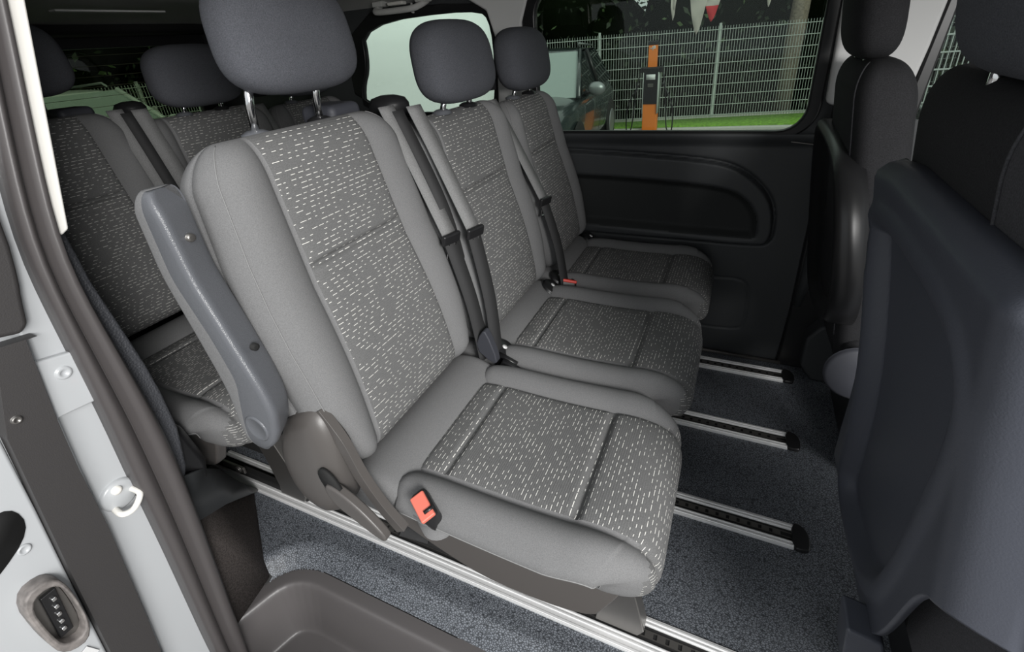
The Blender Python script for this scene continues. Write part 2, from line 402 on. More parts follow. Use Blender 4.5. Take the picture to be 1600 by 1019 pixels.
# dark B pillar lower trim with a rounded rib, and its foot
struct(pris('trim_6', [(.236, 1.0), (.232, .25), (.222, .0), (.50, .0), (.44, .5), (.42, .95)], 'y', 1.765, 1.80, 'black_plastic', bevel=.01))
struct(fixn(MB().tube([(.255, 1.775, .80), (.262, 1.76, .6), (.262, 1.757, .4), (.250, 1.765, .27)], [.012, .018, .02, .012], 12).build('trim_7', 'trim_plastic')))
struct(pris('trim_8', smooth2([(.29, .0), (.292, .235), (.44, .225), (.455, .0)], 1), 'y', 1.70, 1.79, 'trim_plastic', bevel=.012, seg=3))
struct(fixn(MB().tube([(-1.0, 1.765, .012), (.235, 1.765, .012)], .007, 8).build('trim_9', 'steel_dark')))
# lip line above the door panel, small lock pin bead
struct(MB().box((.19, 1.778, .838), (.10, .012, .004), Matrix.Rotation(.12, 3, 'Y')).build('trim_10', 'steel_dark', bevel=.001))

# ceiling
def make_ceiling():
    ys = np.linspace(.40, 1.80, 40); xs = np.linspace(-2.30, 1.6, 40); V = []; F = []
    for x in xs:
        for yv in ys:
            e = np.clip((abs(yv - 1.10) - .50) / .20, 0, 1)
            V.append((x, yv, 1.388 - .035 * e * e - .02*np.clip((-x-1.9)/.4, 0, 1)**2))
    m = len(ys)
    for i in range(len(xs)-1):
        for j in range(m-1): F.append((i*m+j, i*m+j+1, (i+1)*m+j+1, (i+1)*m+j))
    struct(raw('ceiling', V, F, 'headliner'))
    struct(MB().box((-.45, 1.1, 1.44), (4.3, 1.5, .05)).build('ceiling', 'body_paint', smooth=False, bevel=.01))
    struct(MB().box((-2.38, 1.1, 1.37), (.18, 1.42, .07)).build('trim_11', 'matt_black', bevel=.02))
make_ceiling()
def grab_handle(x0, x1):
    t = empty('grab_handle', ((x0+x1)/2, 1.70, 1.36), 'grey folding grab handle on the headliner above the rear quarter window', 'grab handle')
    a, b = -(x1-x0)/2, (x1-x0)/2
    bar = raw('bar', *tube(spline([(a, .06, -.005), (a+.008, .02, -.02), (a+.04, -.005, -.03), (b-.04, -.005, -.03), (b-.008, .02, -.02), (b, .06, -.005)], 8), .011, 10), 'headliner', t)
    raw('mount', *box((a+.01, .05, 0), (.05, .05, .02)), 'headliner', t, bevel=.006); raw('mount', *box((b-.01, .05, 0), (.05, .05, .02)), 'headliner', t, bevel=.006)
    raw('coat_hook', *tube(spline([(b-.05, .03, -.01), (b-.05, .02, -.035), (b-.05, .035, -.04)], 4), .004, 8), 'headliner', t)
    raw('reading_lamp', *box((.0, .02, -.006), (.07, .03, .012)), 'white_strip', t, bevel=.004)
grab_handle(-1.36, -1.14)
struct(MB().box((-1.85, 1.05, 1.372), (.035, .32, .006)).build('trim_12', 'pillar_light', bevel=.002))

# rear wall and hatch glass
RW = rrect(.50, 1.68, .90, 1.295, .06)
struct(plate('wall_back', [(.36, 0), (1.82, 0), (1.82, 1.40), (.36, 1.40)], [RW], 'x', -2.52, .03, 'black_plastic'))
struct(plate('window_4', rrect(.48, 1.70, .88, 1.31, .06), [], 'x', -2.545, .004, 'dark_glass', bevel=0))
for k in range(9): struct(MB().box((-2.538, 1.09, .95 + k*.04), (.001, 1.15, .0016)).build('trim_13', 'defrost_line', smooth=False))
# near side wall behind the door opening
struct(MB().box((-1.86, .345, .70), (1.4, .05, 1.40)).build('wall_right', 'leather_trim', smooth=False))

# ---- door jamb (rear edge of the sliding-door opening), a stack of pressed sheets standing across x
SEAL_R = [(.424, 1.36), (.406, 1.28), (.361, 1.091), (.337, .982), (.331, .902), (.336, .791), (.341, .65), (.342, .576), (.337, .462), (.319, .266), (.284, -.093), (.268, -.3)]
SEAL_L = [(.385, 1.36), (.345, 1.20), (.309, 1.057), (.290, .955), (.282, .781), (.275, .63), (.267, .532), (.257, .348), (.232, -.005), (.22, -.3)]
def seal():
    Rr = [Vector((-.95, a, b)) for a, b in SEAL_R]; n = 40
    def samp(L, k):
        z = 1.36 - 1.66 * k / n; P = sorted(L, key=lambda q: q[1])
        return float(np.interp(z, [q[1] for q in P], [q[0] for q in P])), z
    V = []; prof = [(0, 0), (.02, .018), (.18, .024), (.36, .016), (.42, .008), (.46, .014), (.62, .034), (.8, .034), (.94, .02), (1, 0)]
    fine = []
    for i in range(len(prof)-1):
        for t in (0, .5): fine.append((prof[i][0]*(1-t)+prof[i+1][0]*t, prof[i][1]*(1-t)+prof[i+1][1]*t))
    fine.append(prof[-1])
    fine += [(1, -.03), (0, -.03)]
    RR = []
    for k in range(n+1):
        l, z = samp(SEAL_L, k); r, _ = samp(SEAL_R, k)
        RR.append([(-.965 + d, l + (r-l)*u, z) for u, d in fine])
    # smooth along length
    A = np.array(RR)
    for _ in range(3): A[1:-1] = (A[:-2] + 2*A[1:-1] + A[2:]) / 4
    tag(rings('door_seal', A, 'rubber_seal', None), 'dark rubber seal running down the rear edge of the sliding door opening', 'door seal')
seal()
# light strip beside the seal, leather-grained trim, lower trims
struct(pris('trim_14', [(.422, 1.36), (.443, 1.36), (.350, .985), (.337, .978), (.325, 1.0)], 'x', -.985, -.942, 'white_strip', bevel=.004))
struct(pris('trim_15', [(.33, 1.1), (.345, 1.1), (.365, .979), (.366, .876), (.377, .752), (.383, .68), (.385, .614), (.383, .523), (.366, .43), (.346, .389), (.30, .33), (.27, .4), (.27, .8)], 'x', -1.12, -1.0, 'leather_trim', bevel=.012, seg=3))
struct(pris('trim_16', [(.36, .53), (.405, .50), (.422, .388), (.405, .323), (.345, .36), (.30, .40)], 'x', -1.14, -1.03, 'black_plastic', bevel=.02, seg=3))
tf = raw('trim_17', [(-.998, .24, .30), (-.996, .313, .306), (-1.08, .419, .204), (-1.17, .521, .081), (-1.24, .575, .0), (-1.24, .577, .004), (-1.17, .509, .145), (-1.08, .438, .31), (-1.04, .394, .375), (-1.0, .345, .42), (-1.0, .24, .42)], [(0,1,9,10), (1,2,8,9), (2,7,8), (2,3,6,7), (3,4,5,6)], 'trim_plastic')
tf_ = tf.modifiers.new('s', 'SOLIDIFY'); tf_.thickness = -.012; struct(tf)
cp = raw('carpet_patch', [(-1.24, .575, .0), (-.998, .414, -.03), (-.992, .304, -.05), (-.998, .24, -.05), (-.998, .24, .30), (-.996, .313, .306), (-1.08, .419, .204), (-1.17, .521, .081)], [(0,1,7), (1,6,7), (1,5,6), (1,2,5), (2,3,4,5)], 'carpet')
so_ = cp.modifiers.new('s', 'SOLIDIFY'); so_.thickness = -.01; cp.name = 'trim_18'; struct(cp)
# painted sheet steel
paint = struct(pris('wall_right', [(.36, 1.36), (.32, 1.08), (.30, .90), (.29, .6), (.27, .2), (.25, -.3), (.12, -.3), (.17, .1), (.205, .46), (.24, .80), (.26, 1.0), (.30, 1.36)], 'x', -1.03, -.985, 'body_paint', bevel=.004))
struct(pris('wall_right', [(.232, .800), (.288, .788), (.285, .775), (.281, .687), (.222, .694)], 'x', -.985, -.972, 'body_paint', bevel=.004))
struct(pris('wall_right', [(.17, -.3), (.16, .11), (.107, .213), (.03, .6), (-.05, .9), (-.2, .9), (-.2, -.3)], 'x', -1.02, -.99, 'body_paint', bevel=.004))
struct(pris('wall_right', [(.14, .70), (.16, .714), (.145, .567), (.126, .399), (.107, .213), (.07, -.1), (-.1, -.1), (-.1, .7)], 'x', -1.0, -.975, 'body_paint', bevel=.006))
# long black band and upper guide plate
tag(pris('door_rail_cover', [(.255, .842), (.241, .843), (.221, .696), (.211, .602), (.201, .461), (.177, .242), (.161, .11), (.13, -.15), (.07, -.15), (.107, .213), (.126, .399), (.145, .567), (.162, .714), (.205, .850)], 'x', -.985, -.958, 'black_band', bevel=.008, seg=3), 'long dark plastic cover strip running down the grey painted door jamb', 'cover strip')
bolt = MB().add(lathe([(.007, 0), (.0065, .004), (.004, .005), (.003, .003)], 16, (-.958, .182, .735), 'x')); tag(bolt.build('screw', 'steel_dark'), 'dark round screw in the black cover strip, low left of the painted plate', 'screw')
tag(pris('door_edge_trim', smooth2([(.30, 1.15), (.285, 1.001), (.270, .93), (.262, .905), (.250, .852), (.215, .862), (.18, .87), (.18, 1.15)], 1), 'x', -.985, -.955, 'black_band', bevel=.008, seg=3), 'dark grey plastic edge trim above the long cover strip, cut at a gap line', 'trim piece')
tag(MB().add(lathe([(.012, 0), (.011, .003), (.006, .004), (.005, .0015)], 20, (-.972, .262, .762), 'x')).build('screw', 'body_paint'), 'body-coloured round screw in the painted plate on the door jamb', 'screw')
# striker
t = empty('door_striker', (-.985, .243, .49), 'cream painted striker loop on a round boss on the grey door jamb', 'striker')
raw('boss', *lathe([(.031, 0), (.031, .004), (.026, .008)], 28, (0, 0, 0), 'x'), 'body_paint', t)
raw('loop', *tube(spline([(.004, -.017, -.02), (.03, -.017, -.022), (.034, 0, -.024), (.03, .019, -.008), (.004, .019, -.004)], 6), .0055, 10), 'white_strip', t)
raw('bolt', *lathe([(.008, 0), (.008, .008), (.004, .009)], 16, (.006, -.002, .016), 'x'), 'white_strip', t)
# contact plate in its rubber cup
t = empty('contact_block', (-.975, .088, .385), 'grey rubber cup with a row of five metal contacts on the painted jamb', 'contact block')
cupo = smooth2([(-.026, .078), (.021, .080), (.031, .03), (.020, -.088), (-.024, -.078), (-.030, -.02)], 2)
plate('rubber_cup', cupo, [[(a*.75+.002, b*.8) for a, b in cupo]], 'x', .014, .03, 'cup_grey', t, bevel=.003)
pris('back_plate', [(a*.8, b*.85) for a, b in cupo], 'x', .0, .008, 'steel_dark', t, bevel=.001)
pris('carrier', [(-.004, .045), (.018, .045), (.006, -.05), (-.014, -.05)], 'x', .008, .016, 'black_plastic', t, bevel=.002)
for k in range(5): raw('contact', *box((.018, -.0 + .008 - k*.0030, .030 - k*.016), (.006, .007, .008)), 'chrome', t, bevel=.002)
tag(MB().add(lathe([(.009, 0), (.009, .002), (.006, .003), (.005, .001)], 18, (-.974, .107, .52), 'x')).build('cap_plug', 'body_paint'), 'small body-coloured round plug above the contact block', 'plug')
tag(MB().box((-.972, .086, .25), (.002, .022, .03), Matrix.Rotation(.3, 3, 'X')).build('sticker', 'label_white', bevel=.0005), 'small white sticker on the painted jamb below the contact block', 'sticker')
slot = pris('slot', smooth2([(.075, .60), (.125, .605), (.128, .545), (.06, .50), (.02, .50)], 2), 'x', -.9755, -.973, 'matt_black', bevel=0); slot.name = 'trim_19'; struct(slot)

# ---------------------------------------------------------------- floor rails
def rail(y, x0, x1, label, cap=True, wide=False):
    t = empty('seat_rail', (0, y, 0), label, 'floor rail', 'aluminium seat rails let into the floor')
    W = .036
    raw('channel', *box(((x0+x1)/2, 0, .002), (x1-x0, .044, .004)), 'matt_black', t, smooth=False)
    for s in (-1, 1):
        b = MB(); extra = .014 if (wide and s < 0) else 0
        b.box(((x0+x1)/2, s*(.026+extra/2), .0035), (x1-x0, .020+extra, .008)); b.box(((x0+x1)/2, s*.029, .008), (x1-x0, .005, .004)); b.box(((x0+x1)/2, s*.020, .008), (x1-x0, .004, .004))
        if wide and s < 0: b.box(((x0+x1)/2, -.044, .007), (x1-x0, .006, .004))
        b.build('side_bar', 'aluminium', t, bevel=.001)
    b = MB(); n = int((x1-x0)/.026)
    for k in range(n): b.box((x0+.013+k*.026, 0, .005), (.018, .012, .003))
    b.box(((x0+x1)/2, .007, .0045), (x1-x0, .002, .004)); b.box(((x0+x1)/2, -.007, .0045), (x1-x0, .002, .004))
    b.build('slotted_strip', 'steel_dark', t, smooth=False)
    if cap: pris('end_cap', smooth2([(x1-.004, -.038), (x1-.004, .038), (x1+.022, .036), (x1+.036, .012), (x1+.036, -.030), (x1+.026, -.038)], 1), 'z', 0, .013, 'black_plastic', t, bevel=.003)
rail(.633, -1.47, .55, 'long aluminium floor rail nearest the door step, beneath the near single seat', cap=False, wide=True)
rail(1.000, -2.2, .243, 'aluminium floor rail, second from the door step, its black end cap the largest in view')
rail(1.350, -2.2, .243, 'aluminium floor rail, third from the door step, ending between two other rails')
rail(1.692, -2.2, .243, 'aluminium floor rail closest to the far side panel')

# ---------------------------------------------------------------- passenger seats
LAT = [(0, 1, 0), (.04, 1, 0), (.08, 1, 0), (.11, 1, 0), (.128, 1, -.001), (.137, 1, -.003), (.1425, 1, -.008), (.148, 1, -.003), (.156, 1, .004), (.168, 1, .010), (.182, 1, .013), (.196, 1, .011), (.208, .98, .006), (.217, .93, .0), (.224, .84, 0), (.229, .72, 0), (.2310, .58, 0), (.2305, .54, 0), (.2310, .50, 0), (.230, .35, 0), (.226, .18, 0), (.217, .06, 0), (.203, 0, 0), (.12, 0, 0), (.04, 0, 0)]
def lateral():
    L = LAT; neg = [(-a, b, c) for a, b, c in L[:0:-1]][0:]
    # order: bottom-left ... over the top ... bottom-right
    return neg + L
LATF = lateral(); KN = len(LATF)
INS = [abs(LATF[j][0]) < .1424 and abs(LATF[(j+1) % KN][0]) < .1430 and LATF[j][1] == 1 and LATF[(j+1) % KN][1] == 1 for j in range(KN)]
def groove(x, c, wd, dp): return dp * math.exp(-((x - c) / wd) ** 2)
def seat_backrest(parent, yc, B=(-.562, .50), T=(-.695, 1.100), ik=(1.05, .86), wk=1.0):
    B0 = Vector((B[0], 0, B[1])); T0 = Vector((T[0], 0, T[1])); a = (T0 - B0); Lh = a.length; a.normalize(); n = Vector((a.z, 0, -a.x))
    hs = np.concatenate([np.array([0, .003, .010, .02, .035]), np.linspace(.05, Lh-.075, 150), Lh - .07 + .07*np.sin(np.linspace(.05, PI/2, 14))])
    RR = []; UV = []; mask = []
    for h in hs:
        kt = math.sqrt(max(0, 1 - max(0, (h - (Lh-.07)) / .07) ** 2)); kb = math.sqrt(max(0, 1 - max(0, (.04 - h) / .04) ** 2))
        k = min(kt, kb)
        F_ = np.interp(h/Lh, [0, 1], ik); W = np.interp(h/Lh, [0, .1, .25, .45, .7, .9, 1], [.200, .225, .244, .250, .243, .228, .212]) - .05 * (1 - kt) - .03 * (1 - kb)
        th = np.interp(h/Lh, [0, .3, 1], [.09, .12, .115])
        front = .012 * math.sin(PI * min(1, h / .35)) ; cc = -.045
        f = cc + (front - cc) * k; b = cc + (-th - cc) * k
        ring = []; uv = []
        for (yy, fr, ad) in LATF:
            s = 1 if yy >= 0 else -1; ay = abs(yy)
            y = ay * F_ if ay <= .15 else .15 * F_ + (ay - .15) * (W - .15 * F_) / (.231 - .15)
            if fr <= .35 and ay < .15: y = ay * W / .231
            d = b + (f - b) * fr + ad * k
            if fr == 1 and ay < .135: d += (-groove(h, .385, .006, .012) + groove(h, .385, .05, .004)) * min(1, (.14-ay)/.02) - .006 * (ay/.13)**2 * 0
            if abs(fr - .54) < .001: y -= .004
            p = B0 + a * h + n * d; ring.append((p.x, s * y * wk, p.z)); uv.append((s * y + yc * 3.1, h))
        RR.append(ring); UV.append(uv); mask.append([INS[j] and .0 <= h < Lh - .0035 for j in range(KN)])
    me, s = rings('backrest', RR, 'plain_fabric', parent, uvs=UV, mask=mask, submat='dash', subname='dashed_panel')
    for o in (me,): o.location.y = yc
    # stitched seam on each side of the front face
    for sg in (-1, 1):
        j = [i for i, q in enumerate(LATF) if abs(q[0] - sg*.217) < 1e-6 and q[1] > .9][0]
        P = [Vector(RR[i][j]) + Vector((.0015, sg*.0008, 0)) for i in range(3, len(RR)-3)]
        raw('seam', *tube(P, .0008, 5), 'piping_thread', me)
    return me
def seat_headrest(parent, yc, hx=-.66, h0=1.075, ps=.068, pz=1.05, W=.148, py=None):
    py = py or yc; r = []; D = .060; H = .185; tilt = -.12
    L = 26; K = 40
    for i in range(L + 1):
        t = -1 + 2 * i / L; tt = math.sin(t * PI / 2); k = (1 - abs(tt) ** 3.2) ** (1 / 2.6) if abs(tt) < 1 else .0
        k = max(k, .02); wy = W * (k ** .8) * (1 - .05 * tt) ; dy = D * k
        z = H / 2 * (1 + tt); ring = []
        for j in range(K):
            an = 2 * PI * j / K; c, s_ = math.cos(an), math.sin(an); e = 2 / 2.7
            yy = wy * abs(s_) ** e * (1 if s_ >= 0 else -1); xx = dy * abs(c) ** e * (1 if c >= 0 else -1)
            g = sum(.0025 * math.exp(-((yy - q) / .004) ** 2) for q in (-.088, .088)); xx *= 1 - g / D * 1.2
            ring.append((hx + xx + tilt * (z - H/2), yc + yy, h0 + z))
        r.append(ring)
    h = rings('headrest', r, 'headrest_fabric', parent)
    for s in (-1, 1):
        raw('post', *tube([(hx - .002, py + s*ps, h0 + .02), (hx - .012, py + s*ps, h0 - .01), (hx - .018, py + s*ps, pz - .02)], .0072, 12), 'chrome', h)
        raw('post_sleeve', *lathe([(.024, 0), (.024, .006), (.014, .011), (.009, .012)], 20, (hx - .016, py + s*ps, pz), 'z'), 'black_plastic' if s > 0 else 'armrest_plastic', parent)
    return h
CX = [(-.505, .452), (-.49, .458), (-.45, .461), (-.40, .460), (-.35, .458), (-.28, .457), (-.20, .459), (-.15, .463), (-.115, .462), (-.085, .456), (-.060, .444), (-.043, .425), (-.035, .405), (-.032, .38), (-.036, .352), (-.050, .335), (-.075, .330), (-.10, .335)]
def seat_cushion(parent, yc, wk=1.0):
    pts = spline([(a, 0, b) for a, b in CX], 9); s = 0; prev = pts[0]; RR = []; UV = []; mask = []
    N = len(pts)
    for i, p in enumerate(pts):
        s += (p - prev).length; prev = p
        d = (pts[min(i+1, N-1)] - pts[max(i-1, 0)]).normalized(); nrm = Vector((-d.z, 0, d.x))
        # inner anchor: the bottom point for this ring
        fr_ = i / (N - 1)
        bx = min(p.x - .03 * max(0, (p.x + .2) / .2), -.10) if p.x > -.2 else p.x
        bz = .335
        bz = .392
        if p.z < .44 and p.x > -.08: bz = .352 + (.392-.352) * (p.z-.33)/.11
        Wd = np.interp(s, [0, .05, .3, .43, .5, .6, .70], [.222, .226, .232, .222, .208, .192, .180])
        ring = []; uv = []
        amp = 1 if p.x < -.09 else max(.0, (p.z - .26) / .2) * .8
        for (yy, fr, ad) in LATF:
            sg = 1 if yy >= 0 else -1; ay = abs(yy); y = ay if ay <= .15 else .15 + (ay - .15) * (Wd - .15) / .081
            if fr < .2 and ay < .15: y = ay * Wd / .231
            if fr < .5: y *= 1 - .12 * (.5 - fr) / .5
            top = p.copy(); bot = Vector((bx, 0, bz)); q = bot + (top - bot) * fr + nrm * ad * amp * 1.15
            if ay < .1425 and fr == 1:
                fade = min(1, (.143 - ay) / .015); q -= nrm * fade * (groove(s, .062, .006, .010) + groove(s, .325, .007, .014))
            if ay > .12: q.x -= .055 * ((ay - .12) / .11) ** 1.6 * float(sm(np.array(s), .30, .50)); q.z += .042 * ((ay - .12) / .11) * float(sm(np.array(s), .44, .54))
            ring.append((q.x, sg * y * wk, q.z)); uv.append((sg * y + yc * 1.7, s))
        RR.append(ring); UV.append(uv); mask.append([INS[j] for j in range(KN)])
        if True:
            lim = .1425 + (.06 * sm(np.array(s), .44, .52) if s > .4 else 0)
            if s > .44:
                for j in range(KN):
                    a1, a2 = LATF[j], LATF[(j+1) % KN]
                    if a1[1] > .9 and a2[1] > .9 and max(abs(a1[0]), abs(a2[0])) <= lim + .004: mask[-1][j] = True
    for i in range(len(UV)):
        UV[i] = [(u, v) for (u, v) in UV[i]]
    me, sub = rings('cushion', RR, 'plain_fabric', parent, uvs=UV, mask=mask, submat='dash', subname='dashed_panel')
    me.location.y = yc
    for sg in (-1, 1):
        j = [i for i, q in enumerate(LATF) if abs(q[0] - sg*.2305) < 1e-6][0]
        P = [Vector(RR[i][j]) + Vector((0, sg*.0006, 0)) for i in range(2, int(len(RR)*.85))]
        raw('seam', *tube(P, .001, 5), 'piping_thread', me)
    # the roll at the back of the cushion
    r = []; K = 28
    for y in np.concatenate([-.222 + .03 * (1 - np.cos(np.linspace(0, PI/2, 7))), np.linspace(-.18, .18, 16), .222 - .03 * (1 - np.cos(np.linspace(PI/2, 0, 7)))]):
        e = max(0, (abs(y) - .192) / .03); k = max(math.sqrt(max(0, 1 - e * e)), .05); ring = []
        for q in range(K):
            an = 2 * PI * q / K; ring.append((-.568 + math.cos(an) * .082 * k + .0, yc + y * wk, .425 + math.sin(an) * .052 * k - .25 * (math.cos(an) * .08 * k)*.25))
        r.append(ring)
    rings('back_roll', r, 'plain_fabric', me).location.y = -yc
    return me
def seat_base(parent, y0, y1):
    """plastic pan, side skirts, feet"""
    for y in (y0, y1):
        s = 1 if y == y1 else -1
        pris('side_skirt', smooth2([(-.64, .46), (-.50, .425), (-.42, .405), (-.10, .415), (-.085, .385), (-.110, .33), (-.140, .272), (-.33, .258), (-.44, .290), (-.57, .35), (-.66, .40)], 2), 'y', y, y - s*.03, 'brown_plastic', parent, bevel=.006, seg=3)
    raw('pan', *box((-.36, (y0+y1)/2, .345), (.46, abs(y1-y0)-.05, .06)), 'black_plastic', parent, bevel=.01)
def seat_foot(parent, y, s=1):
    b = MB()
    b.add(prism([(-.21, .27), (-.13, .27), (-.085, .15), (-.062, .04), (-.075, .016), (-.17, .016), (-.165, .05), (-.18, .16)], 'y', y-.018, y+.018)); fixn(b.build('front_foot', 'steel_dark', parent, bevel=.003))
    b = MB(); b.add(prism([(-.62, .36), (-.50, .33), (-.60, .12), (-.62, .03), (-.72, .012), (-.70, .05), (-.66, .2)], 'y', y-.016, y+.016)); fixn(b.build('rear_foot', 'black_plastic', parent, bevel=.003))
    raw('slider', *box((-.40, y, .020), (.66, .022, .022)), 'matt_black', parent, bevel=.004)
    raw('adjuster_bar', *box((-.33, y, .20), (.34, .02, .10)), 'matt_black', parent, bevel=.01)
    b = MB(); b.box((-.36, y-.020, .055), (.10, .008, .025)); b.add(lathe([(.012, 0), (.012, .006), (.006, .008)], 14, (-.33, y-.024, .06), 'y', -1)); b.build('latch', 'steel_dark', parent, bevel=.002)
def buckle(parent, p, rot=0, small=False):
    body = raw('buckle', *box((0, 0, 0), (.058, .030, .070)), 'black_plastic', parent, bevel=.008, seg=3); body.location = p; body.rotation_euler = (.32 if rot < 0 else -.35, .25, rot)
    k = raw('release_button', *box((.003, -.003, .034), (.050, .027, .010)), 'buckle_red' if not small else 'red_bright', body, bevel=.003)
    raw('tongue_slot', *box((.016, .004, .040), (.006, .018, .003)), 'black_plastic', body)
def tongue(parent, p, m='black_plastic'):
    o = raw('buckle_tongue', *box((0, 0, 0), (.052, .012, .028)), 'black_plastic', parent, bevel=.006, seg=3); o.location = p; o.rotation_euler = (.28, 0, 1.25)
    for s in (-1, 1): raw('metal_prong', *box((s*.010 + .004, 0, -.032), (.005, .003, .045)), 'chrome', o, bevel=.001)
    raw('metal_prong', *box((.004, 0, -.053), (.024, .003, .006)), 'chrome', o, bevel=.001)
    return o
def cover_disc(parent, y):
    """recliner cover at the near side"""
    RR = []; out = smooth2([(-.670, .640), (-.62, .668), (-.585, .650), (-.568, .58), (-.572, .50), (-.585, .44), (-.642, .385), (-.71, .41), (-.730, .50), (-.712, .58)], 3)
    cx, cz = -.645, .525
    for k, d in ((1, 0), (1.0, .018), (.96, .032), (.88, .042), (.72, .049), (.5, .053), (.2, .055), (.02, .055)):
        RR.append([(cx + (a-cx)*k, y - d, cz + (b-cz)*k) for a, b in out])
    c = rings('recliner_cover', RR, 'brown_plastic', parent); fixn(c)
    arch = spline([(-.605, y-.018, .655), (-.565, y-.022, .60), (-.540, y-.024, .53), (-.512, y-.022, .465), (-.48, y-.018, .41)], 6)
    fixn(raw('recliner_bracket', *ribbon(arch, .022, (.85, 0, .5), .008), 'brown_plastic', parent, bevel=.003))
    lv = raw('lever', *prism(smooth2([(-.600, .520), (-.578, .522), (-.53, .495), (-.485, .448), (-.478, .428), (-.495, .425), (-.55, .455), (-.59, .480)], 2), 'y', y-.062, y-.044), 'brown_plastic', parent, bevel=.005, seg=3); fixn(lv)
    raw('handle_slot', *prism(smooth2([(-.612, .53), (-.60, .56), (-.572, .54), (-.56, .50), (-.58, .47)], 2), 'y', y-.057, y-.050), 'matt_black', parent)
    return c
def armrest(parent, y):
    """raised armrest: fabric pad towards the rear, plastic shell in front"""
    Z = [1.055, 1.035, .93, .835, .76, .71, .655, .622, .606]
    XL = [-.722, -.748, -.750, -.728, -.712, -.706, -.703, -.697, -.682]; XB = [-.713, -.716, -.715, -.680, -.662, -.676, -.690, -.688, -.676]; XR = [-.695, -.680, -.666, -.634, -.608, -.598, -.612, -.638, -.668]
    zs = np.concatenate([1.055 - .03 * (1 - np.cos(np.linspace(0, PI/2, 8))), np.linspace(1.02, .645, 46), .606 + .036 * (1 - np.sin(np.linspace(0, PI/2, 9)))])
    L3 = lambda A, z: float(np.interp(-z, [-q for q in Z], A))
    def body(name, A, B, front, m, T=.060, oy=0):
        RR = []
        for z in zs:
            zz = z; x0 = np.mean([L3(A, zz + e) for e in (-.015, -.008, 0, .008, .015)]); x1 = np.mean([L3(B, zz + e) for e in (-.015, -.008, 0, .008, .015)])
            et = max(0, (z - 1.025) / .03); eb = max(0, (.642 - z) / .036); k = math.sqrt(max(0, 1 - min(1, max(et, eb))**2)); k = max(k, .12)
            t0 = y + oy + T/2 * (1 - (.55 + .45*k)); t1 = y + T - oy - T/2 * (1 - (.55 + .45*k)); r = min(.016, max(.002, (x1-x0)/2.2)); ring = []
            r0, r1 = (.0015, r) if front else (r, .0015)
            x1s = x1
            for cx, cy, a0, rr_ in ((x1s-r1, t1-r1, 0, r1), (x0+r0, t1-r0, 90, r0), (x0+r0, t0+r0, 180, r0), (x1s-r1, t0+r1, 270, r1)):
                for q in range(6):
                    a = math.radians(a0 + 18*q); px, py = cx + rr_*math.cos(a), cy + rr_*math.sin(a)
                    sk = (py - y) * .60 * max(0, min(1, (px - x0) / max(x1 - x0, .001))) if front else 0
                    ring.append((px - sk, py, z))
            RR.append(ring)
        return fixn(rings(name, RR, m, parent))
    sh = body('shell', XB, XR, True, 'armrest_plastic'); body('pad', XL, XB, False, 'plain_fabric', oy=.001)
    raw('pivot_cap', *lathe([(.025, -.001), (.025, .0012), (.022, .0028), (.020, .0016)], 30, (-.655, y, .668), 'y', -1), 'armrest_plastic', parent)
    raw('screw', *lathe([(.006, -.004), (.006, .0015), (.002, .0017)], 14, (-.684, y+.030, .985), 'x'), 'steel_dark', parent)
    raw('screw_hole', *lathe([(.006, -.006), (.006, .0012), (.002, .0013)], 14, (-.634, y+.032, .81), 'x'), 'matt_black', parent)
def isofix(parent, y):
    c = raw('isofix_cover', *lathe([(.034, 0), (.034, .004), (.026, .010), (.006, .012)], 22, (0, 0, 0), 'x'), 'black_plastic', parent); c.location = (-.510, y, .462); c.rotation_euler = (0, -.95, 0)
    raw('marking', *lathe([(.007, 0), (.007, .001)], 12, (.0125, 0, .002), 'x'), 'label_white', c)
    raw('marking', *box((.009, .002, -.014), (.001, .014, .004)), 'label_white', c)

def belt(parent, top, mid, low, wdir=(.25, .95, 0), tongue_on=True):
    b = raw('belt_webbing', *ribbon([top, (top[0]*.6+mid[0]*.4, top[1]*.6+mid[1]*.4, top[2]*.62+mid[2]*.38), mid], .040, wdir), 'belt_web', parent)
    lo = [mid, (mid[0]*.5+low[0]*.5+.01, mid[1]*.5+low[1]*.5, mid[2]*.5+low[2]*.5), low]
    raw('belt_return', *ribbon([(a-.004, q, c) for a, q, c in lo], .040, wdir), 'belt_dark', parent)
    tongue(b, (mid[0]+.004, mid[1]-.004, mid[2]))
def belt_guide(parent, y):
    c = raw('belt_guide', *lathe([(.048, -.01), (.048, .012), (.040, .024), (.018, .030)], 22, (0, 0, 0), 'z'), 'black_plastic', parent); c.location = (-.745, y, 1.078); c.scale = (1, .85, 1)

